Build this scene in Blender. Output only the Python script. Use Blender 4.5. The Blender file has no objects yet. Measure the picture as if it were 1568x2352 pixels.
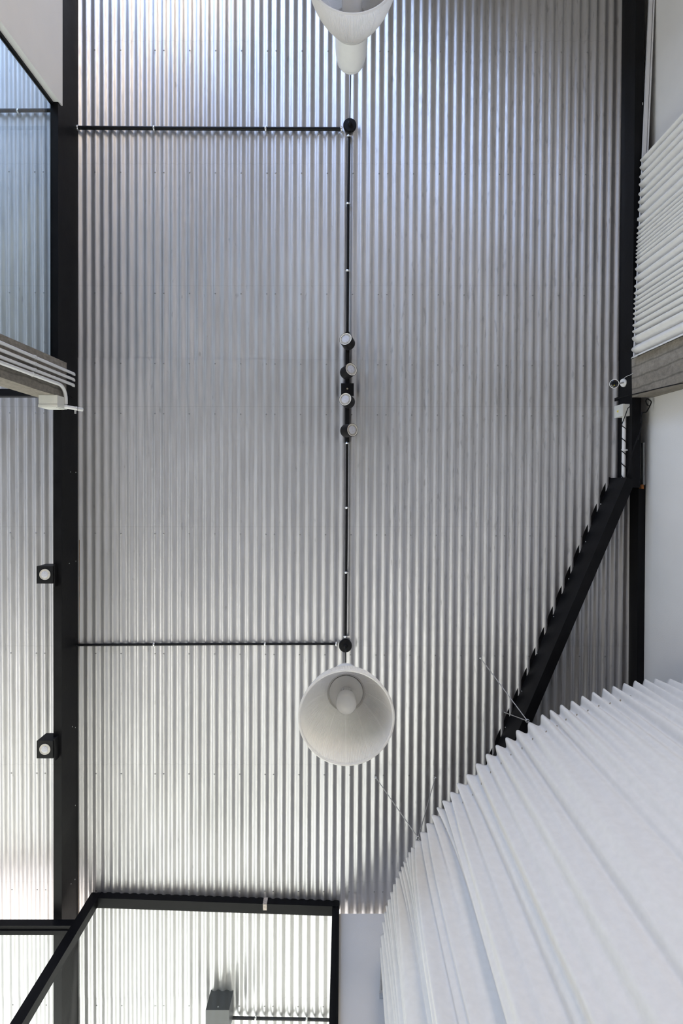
import bpy, math, random
from mathutils import Vector, noise
random.seed(7)
R = math.radians
scene = bpy.context.scene
col = scene.collection

# ------------------------------------------------------------------ camera
FPX, CX, CY, CAMZ, H = 1300.0, 788.0, 1123.0, 1.5, 5.04      # focal length (px), zenith pixel, eye height, ceiling above eye
cam = bpy.data.cameras.new('camera')
cam.sensor_fit = 'VERTICAL'; cam.sensor_height = 36.0
cam.lens = FPX / 2352 * 36.0
cam.shift_x = (784 - CX) / 2352; cam.shift_y = (CY - 1176) / 2352
cam.clip_start = 0.02
camo = bpy.data.objects.new('camera', cam); col.objects.link(camo)
camo.location = (0, 0, CAMZ); camo.rotation_euler = (math.pi, 0, 0)     # looks straight up
scene.camera = camo

# ------------------------------------------------------------------ world, daylight, exposure
world = bpy.data.worlds.new('sky'); scene.world = world; world.use_nodes = True
bg = world.node_tree.nodes['Background']
bg.inputs[0].default_value = (0.80, 0.88, 1.0, 1); bg.inputs[1].default_value = 0.4
scene.view_settings.view_transform = 'Standard'; scene.view_settings.look = 'None'
scene.view_settings.exposure = 0.12; scene.view_settings.gamma = 1.0
scene.view_settings.use_curve_mapping = False
cy = scene.cycles
cy.max_bounces = 6; cy.diffuse_bounces = 3; cy.glossy_bounces = 3; cy.transmission_bounces = 4; cy.transparent_max_bounces = 8
cy.adaptive_threshold = 0.035

def daylight(name, loc, rot, sx, sy, power, color):
    l = bpy.data.lights.new(name, 'AREA'); l.shape = 'RECTANGLE'; l.size = sx; l.size_y = sy
    l.energy = power; l.color = color
    o = bpy.data.objects.new(name, l); col.objects.link(o); o.location = loc; o.rotation_euler = rot
    return o
# the two glazed ends of the hall: a cool north window (image top) and a warm bright one (image bottom)
daylight('window_daylight_cool', (-3.55, -7.9, 3.1), (R(90), 0, 0), 5.0, 5.4, 560, (0.49, 0.645, 1.0))
daylight('window_daylight_warm', (-2.9, 8.9, 2.9), (R(90), 0, R(180)), 6.0, 5.2, 640, (1.0, 0.945, 0.88))
daylight('window_daylight_side', (-6.9, 5.2, 2.3), (R(90), 0, R(-90)), 5.2, 3.4, 250, (1.0, 0.93, 0.85))
daylight('front_fill', (1.3, -7.9, 1.5), (R(90), 0, 0), 1.9, 2.8, 230, (1.0, 0.83, 0.63))  # added front fill for the curtain and end wall; the door is invented

# low sun through the rear window: falls on the floor behind the glass front and bounces up to the metal ceiling
sun = bpy.data.lights.new('sun', 'SUN'); sun.energy = 34; sun.angle = R(1.0); sun.color = (1.0, 0.95, 0.88)
suno = bpy.data.objects.new('sun', sun); col.objects.link(suno); suno.location = (-4, 20, 14)
suno.rotation_euler = Vector((0.12, -1, -1.15)).to_track_quat('-Z', 'Y').to_euler()

# ------------------------------------------------------------------ pixel / ceiling helpers
EV = Vector((-0.0056, 1, 0.0176)).normalized()               # along the corrugations (the roof falls one degree)
EU = Vector((1, 0.0056, 0)).normalized()
EN = EU.cross(EV).normalized()                               # up, out of the roof
if EN.z < 0: EN = -EN
O = Vector((0, 0, CAMZ + H))
CAMP = Vector((0, 0, CAMZ))
def ray(px, py): return Vector(((px - CX) / FPX, (py - CY) / FPX, 1.0))
def P(px, py, d):                                            # pixel at height d above the eye
    return CAMP + ray(px, py) * d
def C(px, py, drop=0.0):                                     # pixel on the ceiling plane lowered by drop
    r = ray(px, py); q = O - EN * drop
    return CAMP + r * ((q - CAMP).dot(EN) / r.dot(EN))
def UV(px, py):
    p = C(px, py) - O
    return p.dot(EU), p.dot(EV)
def K(u, v, drop=0.0): return O + EU * u + EV * v - EN * drop
def atX(px, py, X):                                          # pixel on the vertical plane x = X
    r = ray(px, py); return CAMP + r * (X / r.x)
def atY(px, py, Y):
    r = ray(px, py); return CAMP + r * (Y / r.y)
def zceil(x, y): # ceiling height over a point
    return O.z - (EN.x * x + EN.y * y) / EN.z

# ------------------------------------------------------------------ materials
def mat(name, color, rough=0.5, metal=0.0, nscale=8.0, namt=0.06, bump=0.0, bscale=60.0, rvar=0.05, stretch=(1, 1, 1), spec=0.5):
    m = bpy.data.materials.new(name); m.use_nodes = True
    nt = m.node_tree; N = nt.nodes; L = nt.links
    b = N['Principled BSDF']
    b.inputs['Metallic'].default_value = metal; b.inputs['Roughness'].default_value = rough
    b.inputs['Specular IOR Level'].default_value = spec
    tc = N.new('ShaderNodeTexCoord'); mp = N.new('ShaderNodeMapping'); mp.inputs['Scale'].default_value = stretch
    L.new(tc.outputs['Object'], mp.inputs[0])
    nz = N.new('ShaderNodeTexNoise'); nz.inputs['Scale'].default_value = nscale; nz.inputs['Detail'].default_value = 3
    L.new(mp.outputs[0], nz.inputs[0])
    rp = N.new('ShaderNodeMapRange'); rp.inputs[1].default_value = 0.3; rp.inputs[2].default_value = 0.7
    rp.inputs[3].default_value = 1 - namt; rp.inputs[4].default_value = 1 + namt
    L.new(nz.outputs[0], rp.inputs[0])
    mx = N.new('ShaderNodeVectorMath'); mx.operation = 'SCALE'; mx.inputs[0].default_value = color
    L.new(rp.outputs[0], mx.inputs['Scale']); L.new(mx.outputs[0], b.inputs['Base Color'])
    rr = N.new('ShaderNodeMapRange'); rr.inputs[3].default_value = max(0, rough - rvar); rr.inputs[4].default_value = rough + rvar
    L.new(nz.outputs[0], rr.inputs[0]); L.new(rr.outputs[0], b.inputs['Roughness'])
    if bump:
        n2 = N.new('ShaderNodeTexNoise'); n2.inputs['Scale'].default_value = bscale; n2.inputs['Detail'].default_value = 3
        L.new(mp.outputs[0], n2.inputs[0])
        bp = N.new('ShaderNodeBump'); bp.inputs['Strength'].default_value = bump; bp.inputs['Distance'].default_value = 0.01
        L.new(n2.outputs[0], bp.inputs['Height']); L.new(bp.outputs[0], b.inputs['Normal'])
    return m

def galvanised():
    m = bpy.data.materials.new('galvanised_sheet'); m.use_nodes = True
    nt = m.node_tree; N = nt.nodes; L = nt.links; b = N['Principled BSDF']
    b.inputs['Metallic'].default_value = 0.70
    geo = N.new('ShaderNodeNewGeometry')
    def nz(scale, st, detail=2):
        mp = N.new('ShaderNodeMapping'); mp.inputs['Scale'].default_value = st
        L.new(geo.outputs['Position'], mp.inputs[0])
        t = N.new('ShaderNodeTexNoise'); t.inputs['Scale'].default_value = scale; t.inputs['Detail'].default_value = detail
        L.new(mp.outputs[0], t.inputs[0]); return t.outputs[0]
    def rng(x, a, b_, c, d):
        r = N.new('ShaderNodeMapRange'); r.inputs[1].default_value = a; r.inputs[2].default_value = b_
        r.inputs[3].default_value = c; r.inputs[4].default_value = d; L.new(x, r.inputs[0]); return r.outputs[0]
    def mul(a, c):
        k = N.new('ShaderNodeMath'); k.operation = 'MULTIPLY'; L.new(a, k.inputs[0]); L.new(c, k.inputs[1]); return k.outputs[0]
    cloud = rng(nz(1.6, (2.0, 0.5, 1)), 0.3, 0.7, 0.93, 1.05)
    streak = rng(nz(9.0, (5.0, 0.35, 1)), 0.3, 0.72, 1.03, 0.90)
    smear = rng(nz(5.0, (6.0, 1.6, 1), 4), 0.68, 0.76, 1.0, 0.78)         # hand marks and grime
    oi = N.new('ShaderNodeObjectInfo'); sheet = rng(oi.outputs['Random'], 0, 1, 0.95, 1.04)
    sx = N.new('ShaderNodeSeparateXYZ'); L.new(geo.outputs['Position'], sx.inputs[0])
    right = rng(sx.outputs['X'], 0.36, 0.40, 0.0, 1.0)                      # the right-hand sheets are the dirtier ones
    grime = rng(nz(7.0, (7.0, 1.2, 1), 4), 0.60, 0.72, 0.0, 0.26)
    inv = N.new('ShaderNodeMath'); inv.operation = 'SUBTRACT'; inv.inputs[0].default_value = 1.0; L.new(mul(right, grime), inv.inputs[1])
    fr = N.new('ShaderNodeMath'); fr.operation = 'PINGPONG'; fr.inputs[1].default_value = 0.5
    ad = N.new('ShaderNodeMath'); ad.operation = 'MULTIPLY_ADD'; ad.inputs[1].default_value = 1 / 1.067; ad.inputs[2].default_value = 0.685
    L.new(sx.outputs['Y'], ad.inputs[0]); L.new(ad.outputs[0], fr.inputs[0])
    chalk = rng(fr.outputs[0], 0.0018, 0.0024, 0.90, 1.0)                   # faint setting-out lines at the screw rows
    v = mul(mul(mul(cloud, streak), mul(smear, sheet)), mul(inv.outputs[0], chalk))
    mx = N.new('ShaderNodeVectorMath'); mx.operation = 'SCALE'; mx.inputs[0].default_value = (0.585, 0.58, 0.595)
    L.new(v, mx.inputs['Scale']); L.new(mx.outputs[0], b.inputs['Base Color'])
    L.new(rng(nz(22, (4, 0.6, 1)), 0.3, 0.7, 0.38, 0.49), b.inputs['Roughness'])
    bp = N.new('ShaderNodeBump'); bp.inputs['Strength'].default_value = 0.05; bp.inputs['Distance'].default_value = 0.01
    L.new(nz(40, (3, 0.6, 1)), bp.inputs['Height']); L.new(bp.outputs[0], b.inputs['Normal'])
    return m

def concrete():
    m = mat('board_formed_concrete', (0.255, 0.23, 0.195), 0.88, 0, 2.2, 0.30, 0.9, 38, 0.05, (1, 1, 0.35), 0.25)
    nt = m.node_tree; N = nt.nodes; L = nt.links; b = N['Principled BSDF']
    src = b.inputs['Base Color'].links[0].from_socket
    tc = [n for n in N if n.bl_idname == 'ShaderNodeTexCoord'][0]
    fine = N.new('ShaderNodeTexNoise'); fine.inputs['Scale'].default_value = 26; fine.inputs['Detail'].default_value = 8; fine.inputs['Roughness'].default_value = 0.7
    L.new(tc.outputs['Object'], fine.inputs[0])
    fr_ = N.new('ShaderNodeMapRange'); fr_.inputs[1].default_value = 0.3; fr_.inputs[2].default_value = 0.7; fr_.inputs[3].default_value = 0.72; fr_.inputs[4].default_value = 1.25
    L.new(fine.outputs[0], fr_.inputs[0])
    wv = N.new('ShaderNodeTexWave'); wv.bands_direction = 'Y'; wv.inputs['Scale'].default_value = 3.4; wv.inputs['Distortion'].default_value = 1.6; wv.inputs['Detail'].default_value = 3
    L.new(tc.outputs['Object'], wv.inputs[0])
    wr = N.new('ShaderNodeMapRange'); wr.inputs[1].default_value = 0.0; wr.inputs[2].default_value = 0.10; wr.inputs[3].default_value = 0.62; wr.inputs[4].default_value = 1.0
    L.new(wv.outputs[1], wr.inputs[0])
    k = N.new('ShaderNodeMath'); k.operation = 'MULTIPLY'; L.new(fr_.outputs[0], k.inputs[0]); L.new(wr.outputs[0], k.inputs[1])
    sc_ = N.new('ShaderNodeVectorMath'); sc_.operation = 'SCALE'; L.new(src, sc_.inputs[0]); L.new(k.outputs[0], sc_.inputs['Scale'])
    L.new(sc_.outputs[0], b.inputs['Base Color'])
    return m

def glass(name, tint):
    m = bpy.data.materials.new(name); m.use_nodes = True
    nt = m.node_tree; N = nt.nodes; L = nt.links
    N.remove(N['Principled BSDF']); out = N['Material Output']
    t = N.new('ShaderNodeBsdfTransparent'); g = N.new('ShaderNodeBsdfGlossy'); g.inputs['Roughness'].default_value = 0.0
    nzz = N.new('ShaderNodeTexNoise'); nzz.inputs['Scale'].default_value = 0.8
    rr = N.new('ShaderNodeMapRange'); rr.inputs[3].default_value = 0.97; rr.inputs[4].default_value = 1.0
    L.new(nzz.outputs[0], rr.inputs[0])
    mx = N.new('ShaderNodeVectorMath'); mx.operation = 'SCALE'; mx.inputs[0].default_value = tint
    L.new(rr.outputs[0], mx.inputs['Scale']); L.new(mx.outputs[0], t.inputs[0])
    lw = N.new('ShaderNodeLayerWeight'); lw.inputs[0].default_value = 0.5
    pw = N.new('ShaderNodeMath'); pw.operation = 'POWER'; pw.inputs[1].default_value = 5; L.new(lw.outputs['Facing'], pw.inputs[0])
    f = N.new('ShaderNodeMath'); f.operation = 'MULTIPLY_ADD'; f.inputs[1].default_value = 0.95; f.inputs[2].default_value = 0.045; L.new(pw.outputs[0], f.inputs[0])
    mixs = N.new('ShaderNodeMixShader'); L.new(f.outputs[0], mixs.inputs[0]); L.new(t.outputs[0], mixs.inputs[1]); L.new(g.outputs[0], mixs.inputs[2])
    L.new(mixs.outputs[0], out.inputs[0])
    return m

def translucent(name, color, tr=0.35, rough=0.35):
    m = mat(name, color, rough, 0, 25, 0.03, 0.0)
    nt = m.node_tree; N = nt.nodes; L = nt.links; b = N['Principled BSDF']
    t = N.new('ShaderNodeBsdfTranslucent'); t.inputs[0].default_value = (*color, 1)
    mx = N.new('ShaderNodeMixShader'); mx.inputs[0].default_value = tr
    L.new(b.outputs[0], mx.inputs[1]); L.new(t.outputs[0], mx.inputs[2]); L.new(mx.outputs[0], N['Material Output'].inputs[0])
    return m

M = dict(
    sheet=galvanised(),
    deck=mat('roof_deck', (0.10, 0.10, 0.10), 0.8),
    plaster=mat('white_plaster', (0.815, 0.80, 0.775), 0.75, 0, 2.5, 0.025, 0.12, 120),
    floor=mat('polished_concrete', (0.22, 0.197, 0.17), 0.55, 0, 1.5, 0.08),
    black=mat('black_steel_paint', (0.007, 0.007, 0.008), 0.42, 0, 5, 0.25, 0.05, 30, 0.1, (1, 1, 1), 0.11),
    alu=mat('black_anodised_frame', (0.006, 0.006, 0.007), 0.40, 0, 10, 0.15, 0, 60, 0.05, (1, 1, 1), 0.10),
    matte=mat('black_matte_plastic', (0.009, 0.009, 0.010), 0.5, 0, 30, 0.1, 0, 60, 0.05, (1, 1, 1), 0.15),
    zinc=mat('zinc_plated', (0.72, 0.73, 0.74), 0.32, 1.0, 60, 0.12),
    dull=mat('dull_screw_head', (0.30, 0.30, 0.30), 0.45, 1.0, 60, 0.1),
    pvc=mat('white_pvc', (0.74, 0.74, 0.74), 0.42, 0, 20, 0.03),
    box=mat('grey_junction_plastic', (0.66, 0.66, 0.62), 0.5, 0, 20, 0.03),
    yellow=mat('warning_yellow', (0.85, 0.68, 0.02), 0.5, 0, 20, 0.03),
    concrete=concrete(),
    curtain=translucent('white_curtain_cloth', (0.895, 0.88, 0.85), 0.12, 0.8),
    shade=translucent('frosted_acrylic', (0.92, 0.90, 0.875), 0.55, 0.35),
    enamel=mat('white_enamel', (0.80, 0.79, 0.77), 0.4, 0, 20, 0.02),
    opal=translucent('opal_bulb', (0.95, 0.94, 0.93), 0.30, 0.10),
    cream=mat('cream_reflector', (0.78, 0.74, 0.66), 0.45, 0, 40, 0.04),
    lens=mat('prismatic_lens', (0.52, 0.52, 0.56), 0.25, 0, 120, 0.14, 0.3, 200),
    dark=mat('dark_recess', (0.02, 0.018, 0.016), 0.7),
    rail=mat('white_rail', (0.74, 0.74, 0.76), 0.4, 0, 20, 0.02),
    foam=mat('rusty_sealing_foam', (0.22, 0.12, 0.03), 0.9, 0, 12, 0.6, 0.8, 60, 0.05, (1, 1, 1)),
    rust=mat('rust', (0.25, 0.09, 0.02), 0.9, 0, 40, 0.3),
    brass=mat('antique_brass', (0.42, 0.36, 0.26), 0.4, 1.0, 60, 0.1),
    glass=glass('clear_float_glass', (0.90, 0.945, 0.94)),
    lensglass=mat('camera_lens_glass', (0.005, 0.006, 0.009), 0.05, 0, 5, 0.1),
    graphite=mat('graphite_grey_paint', (0.035, 0.037, 0.04), 0.45, 0, 20, 0.08),
)

# ------------------------------------------------------------------ mesh helpers
WORLD = {}
class MB:
    def __init__(s): s.v = []; s.f = []; s.sm = []
    def add(s, vs, fs, smooth=False):
        o = len(s.v); s.v += [Vector(a) for a in vs]; s.f += [tuple(i + o for i in f) for f in fs]; s.sm += [smooth] * len(fs)
        return s
    def hexa(s, c):   # 8 corners: bottom 0-3, top 4-7
        return s.add(c, [(0, 3, 2, 1), (4, 5, 6, 7), (0, 1, 5, 4), (1, 2, 6, 5), (2, 3, 7, 6), (3, 0, 4, 7)])
    def box(s, a, b):
        x0, y0, z0 = [min(a[i], b[i]) for i in range(3)]; x1, y1, z1 = [max(a[i], b[i]) for i in range(3)]
        return s.hexa([(x0, y0, z0), (x1, y0, z0), (x1, y1, z0), (x0, y1, z0), (x0, y0, z1), (x1, y0, z1), (x1, y1, z1), (x0, y1, z1)])
    def prism(s, A, B, prof, e1, e2):      # closed profile extruded A -> B
        n = len(prof)
        va = [A + e1 * p + e2 * q for p, q in prof]; vb = [B + e1 * p + e2 * q for p, q in prof]
        for i in range(n):
            j = (i + 1) % n
            s.add([va[i], va[j], vb[j], vb[i]], [(0, 1, 2, 3)])
        s.add(va, [tuple(range(n))[::-1]]); s.add(vb, [tuple(range(n))])
        return s
    def cable(s, pts, r, n=8):
        p = [Vector(q) for q in pts]; p = [p[0]] + p + [p[-1]]; out = []
        for i in range(1, len(p) - 2):
            for j in range(6):
                t = j / 6; a, b, c, d = p[i - 1], p[i], p[i + 1], p[i + 2]
                out.append(.5 * (2 * b + (c - a) * t + (2 * a - 5 * b + 4 * c - d) * t * t + (3 * b - a - 3 * c + d) * t ** 3))
        return s.tube(out + [p[-1]], r, n)
    def tube(s, pts, r, n=12, cap=True):
        pts = [Vector(p) for p in pts]
        rs = r if isinstance(r, (list, tuple)) else [r] * len(pts)
        vs = []; fs = []
        t0 = (pts[1] - pts[0]).normalized()
        a = Vector((0, 0, 1)) if abs(t0.z) < 0.9 else Vector((1, 0, 0))
        u = t0.cross(a).normalized()
        for i, p in enumerate(pts):
            t = (pts[min(i + 1, len(pts) - 1)] - pts[max(i - 1, 0)]).normalized()
            u = (u - t * u.dot(t)).normalized(); w = t.cross(u)
            for k in range(n):
                an = 2 * math.pi * k / n
                vs.append(p + (u * math.cos(an) + w * math.sin(an)) * rs[i])
        for i in range(len(pts) - 1):
            for k in range(n):
                fs.append((i * n + k, i * n + (k + 1) % n, (i + 1) * n + (k + 1) % n, (i + 1) * n + k))
        s.add(vs, fs, True)
        if cap:
            s.add(vs[:n], [tuple(range(n))[::-1]]); s.add(vs[-n:], [tuple(range(n))])
        return s
    def lathe(s, base, axis, prof, n=32, smooth=True, rib=None, closed=False):   # prof: (r, h) along axis
        axis = Vector(axis).normalized()
        a = Vector((0, 0, 1)) if abs(axis.z) < 0.9 else Vector((1, 0, 0))
        u = axis.cross(a).normalized(); w = axis.cross(u)
        vs = []; fs = []
        for (r, h) in prof:
            for k in range(n):
                an = 2 * math.pi * k / n; rr = r + (rib(k, r, h) if rib else 0)
                vs.append(base + axis * h + (u * math.cos(an) + w * math.sin(an)) * max(rr, 1e-4))
        for i in range(len(prof) - 1):
            for k in range(n):
                fs.append((i * n + k, i * n + (k + 1) % n, (i + 1) * n + (k + 1) % n, (i + 1) * n + k))
        s.add(vs, fs, smooth)
        return s
    def build(s, name, m, parent=None, origin=None, sharp=None):
        if origin is None:
            xs = [v.x for v in s.v]; ys = [v.y for v in s.v]; zs = [v.z for v in s.v]
            origin = Vector(((min(xs) + max(xs)) / 2, (min(ys) + max(ys)) / 2, (min(zs) + max(zs)) / 2))
        me = bpy.data.meshes.new(name)
        me.from_pydata([tuple(v - origin) for v in s.v], [], s.f)
        me.polygons.foreach_set('use_smooth', s.sm)
        me.materials.append(M[m] if isinstance(m, str) else m)
        me.update()
        if sharp: me.set_sharp_from_angle(angle=R(sharp))
        o = bpy.data.objects.new(name, me); col.objects.link(o)
        WORLD[o.name] = origin.copy()
        if parent: o.parent = parent; o.location = origin - WORLD[parent.name]
        else: o.location = origin
        return o
def tag(o, label, cat, group=None, kind=None):
    o['label'] = label
    if cat: o['category'] = cat
    if group: o['group'] = group
    if kind: o['kind'] = kind
    return o
def thing(name, loc, label, cat, group=None):
    o = bpy.data.objects.new(name, None); col.objects.link(o); o.location = loc; o.empty_display_size = 0.05
    WORLD[o.name] = Vector(loc)
    return tag(o, label, cat, group)
def struct(o, label=None):
    o['kind'] = 'structure'
    if label: o['label'] = label
    return o
def inst(name, mesh, parent, loc, rot=None):
    o = bpy.data.objects.new(name, mesh); col.objects.link(o); o.parent = parent
    o.location = loc - WORLD[parent.name]; WORLD[o.name] = loc.copy()
    if rot: o.rotation_euler = rot
    return o
X3, Y3, Z3 = Vector((1, 0, 0)), Vector((0, 1, 0)), Vector((0, 0, 1))

# ================================================================== THE SHELL
# measured planes
XW = 2.61                                  # right wall
XL = -2.31                                 # left wall / glazing face
YB = 3.79                                  # end wall and glass front
ZT = CAMZ + 4.66                           # underside of the left beam
floor = struct(MB().box((-7, -8, -0.1), (XW + .2, 9, 0)).build('floor', 'floor'), 'pale polished concrete floor under the hall')
struct(MB().box((XW, -8, 0), (XW + .2, 9, 6.62)).build('wall_right', 'plaster'), 'white plaster wall to the right of the black beam')
# left wall: ends where the glazing starts
yw = P(146.7, 245, 4.67).y
struct(MB().box((XL - .05, -4.7, 0), (XL, yw, ZT)).build('wall_left', 'plaster'), 'white plaster wall piece at the upper left beside the glazing')
wl = MB(); wl.box((-7.2, -8, 0), (-7, 2.55, 6.8)); wl.box((-7.2, 7.85, 0), (-7, 9, 6.8)); wl.box((-7.2, 2.55, 0), (-7, 7.85, .55)); wl.box((-7.2, 2.55, 4.45), (-7, 7.85, 6.8))
struct(wl.build('wall_far_left', 'plaster'), 'white far wall of the left bay with a window')
wf = MB()
for k in range(5): wf.box((-7.13, 2.55 + 1.325 * k - .025, .55), (-7.07, 2.55 + 1.325 * k + .025, 4.45))
for z in (.55, 4.45): wf.box((-7.13, 2.55, z - .025), (-7.07, 7.85, z + .025))
struct(wf.build('window_3', 'alu'), 'black framed window in the far left wall')
wb = struct(MB().box((-0.035, YB, 0), (XW, YB + .12, 6.55)).build('wall_back', 'plaster'), 'white end wall beside the glass front and curtain')
# end walls with window openings (out of frame)
def window_wall(name, y, y2, ox0, ox1, oz0, oz1, wname, m='plaster', door=None):
    mb = MB()
    mb.box((-7, y, 0), (ox0, y2, 6.9)); 
    if door: mb.box((ox1, y, 0), (door[0], y2, 6.9)); mb.box((door[1], y, 0), (XW, y2, 6.9)); mb.box((door[0], y, door[2]), (door[1], y2, 6.9))
    else: mb.box((ox1, y, 0), (XW, y2, 6.9))
    mb.box((ox0, y, 0), (ox1, y2, oz0)); mb.box((ox0, y, oz1), (ox1, y2, 6.9))
    struct(mb.build(name, m), 'end wall with a tall window')
    w = MB(); ym = (y + y2) / 2
    for k in range(5):
        x = ox0 + (ox1 - ox0) * k / 4; w.box((x - .025, ym - .03, oz0), (x + .025, ym + .03, oz1))
    for z in (oz0, (oz0 + oz1) / 2, oz1): w.box((ox0, ym - .03, z - .025), (ox1, ym + .03, z + .025))
    return struct(w.build(wname, 'alu'), 'black framed tall window in the end wall')
window_wall('wall_front', -8.2, -8.0, -6.10, -1.0, 0.35, 5.85, 'window_1', 'concrete', (.3, 2.3, 2.95))  # the door opening is added to let the front fill in
struct(MB().box((-.35, -5.3, 3.1), (XW, -5.15, 6.4)).build('wall_light_block', 'concrete'), 'added unseen concrete downstand that shades the upper right ceiling')  # added out of view to keep daylight off the upper right ceiling
window_wall('wall_rear', 9.0, 9.2, -6.35, .15, 0.25, 5.55, 'window_2')

dr = MB()  # invented door frame around the added front fill
for x in (.3, 1.3, 2.3): dr.box((x - .03, -8.13, 0), (x + .03, -8.07, 2.95))
dr.box((.3, -8.13, 2.90), (2.3, -8.07, 2.95))
struct(dr.build('fill_door', 'alu'), 'added unseen black framed glazed door for the front fill light')

# ---- ceiling: roof deck + corrugated sheets + screws
PITCH, AMP = 0.0757, 0.0088
u0 = UV(791.3, 2073)[0]
def wave(u): return -AMP * math.cos(2 * math.pi * (u - u0) / PITCH)        # drop below the plane (crests up at u0)
dk = MB()
c = [K(-7, -8.2, -.03), K(XW + .2, -8.2, -.03), K(XW + .2, 9.2, -.03), K(-7, 9.2, -.03)]
dk.hexa(c + [p + EN * .1 for p in c])
ceiling = struct(dk.build('ceiling', 'deck'), 'corrugated galvanised steel roof sheets over the whole hall')
def u_at(px): return UV(px, 1123)[0]
seams_px = [-1200, -940, -680, -420, -158, 104, 366.5, 620, 886, 1151, 1413, 1560]
seamu = [u_at(p) for p in seams_px]
row_px = [120, 400, 677, 953, 1228, 1503, 1778, 2045]
rowv = [UV(784, p)[1] for p in row_px]
rowv = [rowv[0] - 1.07, rowv[0] - 2.14] + rowv + [UV(784, 2310)[1]]
scr = MB()
scr.lathe(Vector((0, 0, 0)), (0, 0, -1), [(.0085, 0), (.0085, .0015), (.0062, .002), (.0062, .005), (.0035, .007), (0.0005, .007)], 8)
scrme = scr.build('screw_source', 'dull'); scr_mesh = scrme.data; bpy.data.objects.remove(scrme)
SHEETS = []
def sheet(ua, ub, va, vb, off):
    mb = MB(); n = max(6, int((ub - ua) / PITCH * 10))
    us = [ua + (ub - ua) * i / n for i in range(n + 1)]
    lo, hi = [], []
    for v in (va, vb):
        lo.append([K(u, v, wave(u) + off + .0011) for u in us]); hi.append([K(u, v, wave(u) + off) for u in us])
    fs = [(i, i + 1, n + 2 + i, n + 1 + i) for i in range(n)]
    mb.add(lo[0] + lo[1], fs, True)
    mb.add(hi[0] + hi[1], [f[::-1] for f in fs], True)
    for e in (0, 1): mb.add(lo[e] + hi[e], [f if e else f[::-1] for f in fs], False)
    for i in (0, n): mb.add([lo[0][i], hi[0][i], hi[1][i], lo[1][i]], [(0, 1, 2, 3)], False)
    o = mb.build('corrugated_sheet', 'sheet', ceiling)
    SHEETS.append((ua, ub, va, vb, o, off))
    return o
lap1 = UV(784, 826)[1]
for k in range(len(seamu) - 1):
    lap2 = UV(784, 2290)[1] if seams_px[k] < 880 else UV(784, 2073)[1]
    ua, ub = seamu[k], seamu[k + 1] + 0.03
    so = 0.0016 * (k % 2)
    if seams_px[k] == 620:      # this column is split by the end wall / glass jamb
        um = UV(783, 2085)[0]
        sheet(ua, ub, -8.1, lap1 + .12, so + .0012)
        sheet(ua, ub, lap1, UV(784, 2073)[1], so + .0055)
        sheet(ua, um, UV(784, 2060)[1], UV(784, 2290)[1], so + .0063)
        sheet(um, ub, UV(784, 2050)[1], UV(784, 2120)[1], so + .0012)
        sheet(ua, ub, UV(784, 2290)[1] - .1, 9.1, so + .001)
        continue
    sheet(ua, ub, -8.1, lap1 + .12, so + .0012)
    sheet(ua, ub, lap1, lap2, so + .0055)
    sheet(ua, ub, lap2 - .1, 9.1, so + .001)
def snap(u): return u0 + (round((u - u0) / PITCH - .5) + .5) * PITCH       # nearest low crest
allv = sorted(rowv + [UV(784, 838)[1]])
for k in range(4, len(seamu) - 1):
    for j, dp in enumerate((0, 59, 118, 177, 240)):
        u = snap(seamu[k] + dp * H / FPX + .02)
        for v in allv:
            p = K(u, v, wave(u) + .006)
            q = p - CAMP; px = CX + q.x / q.z * FPX; py = CY + q.y / q.z * FPX
            if not (-10 < px < 1450 and -10 < py < 2360): continue
            if 123 < px < 183 or (px > 1390): continue
            if py > 2060 and px > 786 and py > 2090: continue
            own = [s for s in SHEETS if s[0] <= u <= s[1] and s[2] <= v <= s[3]]
            if not own: continue
            s = max(own, key=lambda t: t[5])
            inst('screw', scr_mesh, s[4], K(u, v, wave(u) + s[5] + .001))

# ================================================================== STEEL
def channel(mb, A, B, h, w, side, t=.010):
    """C channel hanging from A->B; web faces -side, flanges point to side (unit vector)"""
    e1 = side; e2 = -Z3
    prof = [(0, -.005), (w, -.005), (w, t), (t, t), (t, h - t), (w, h - t), (w, h), (0, h)]
    return mb.prism(A, B, prof, e1, e2)
# left main channel
A, B = C(181, -420), C(180, 2900)
dirL = (B - A).normalized(); sideL = Vector((-dirL.y, dirL.x, 0)).normalized()
if sideL.x > 0: sideL = -sideL
lb = thing('steel_channel_beam', (A + B) / 2, 'long black steel channel beam along the left edge of the metal ceiling', 'beam')
channel(MB(), A, B, .305, .070, sideL).build('channel', 'black', lb)
MB().prism(C(182.6, 1240, .004), C(181.6, 2100, .004), [(0, 0), (.006, 0), (.006, .012), (0, .012)], X3, -Z3).build('sealing_strip', 'foam', lb)
blt = MB().lathe(Vector((0, 0, 0)), X3, [(.005, 0), (.005, .003), (.0005, .004)], 8).build('bolt_source', 'zinc'); bolt_mesh = blt.data; bpy.data.objects.remove(blt)
for (px, py) in ((159, 1294), (174, 1289), (166, 1669), (173, 1671), (173, 1850), (172, 2020), (162, 1084), (174, 1085), (163, 2030)):
    f = (py + 420) / (2900 + 420); wx = (A + (B - A) * f).x
    inst('bolt', bolt_mesh, lb, atX(px, py, wx + .001))
# right main channel
A2, B2 = C(1428, -420), C(1417, 1120)
A2.x = B2.x = 2.4395
rb = thing('steel_channel_beam', (A2 + B2) / 2, 'black steel channel beam along the right edge behind the camera and junction box', 'beam')
channel(MB(), A2, B2, .245, .075, X3).build('channel', 'black', rb)
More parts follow.
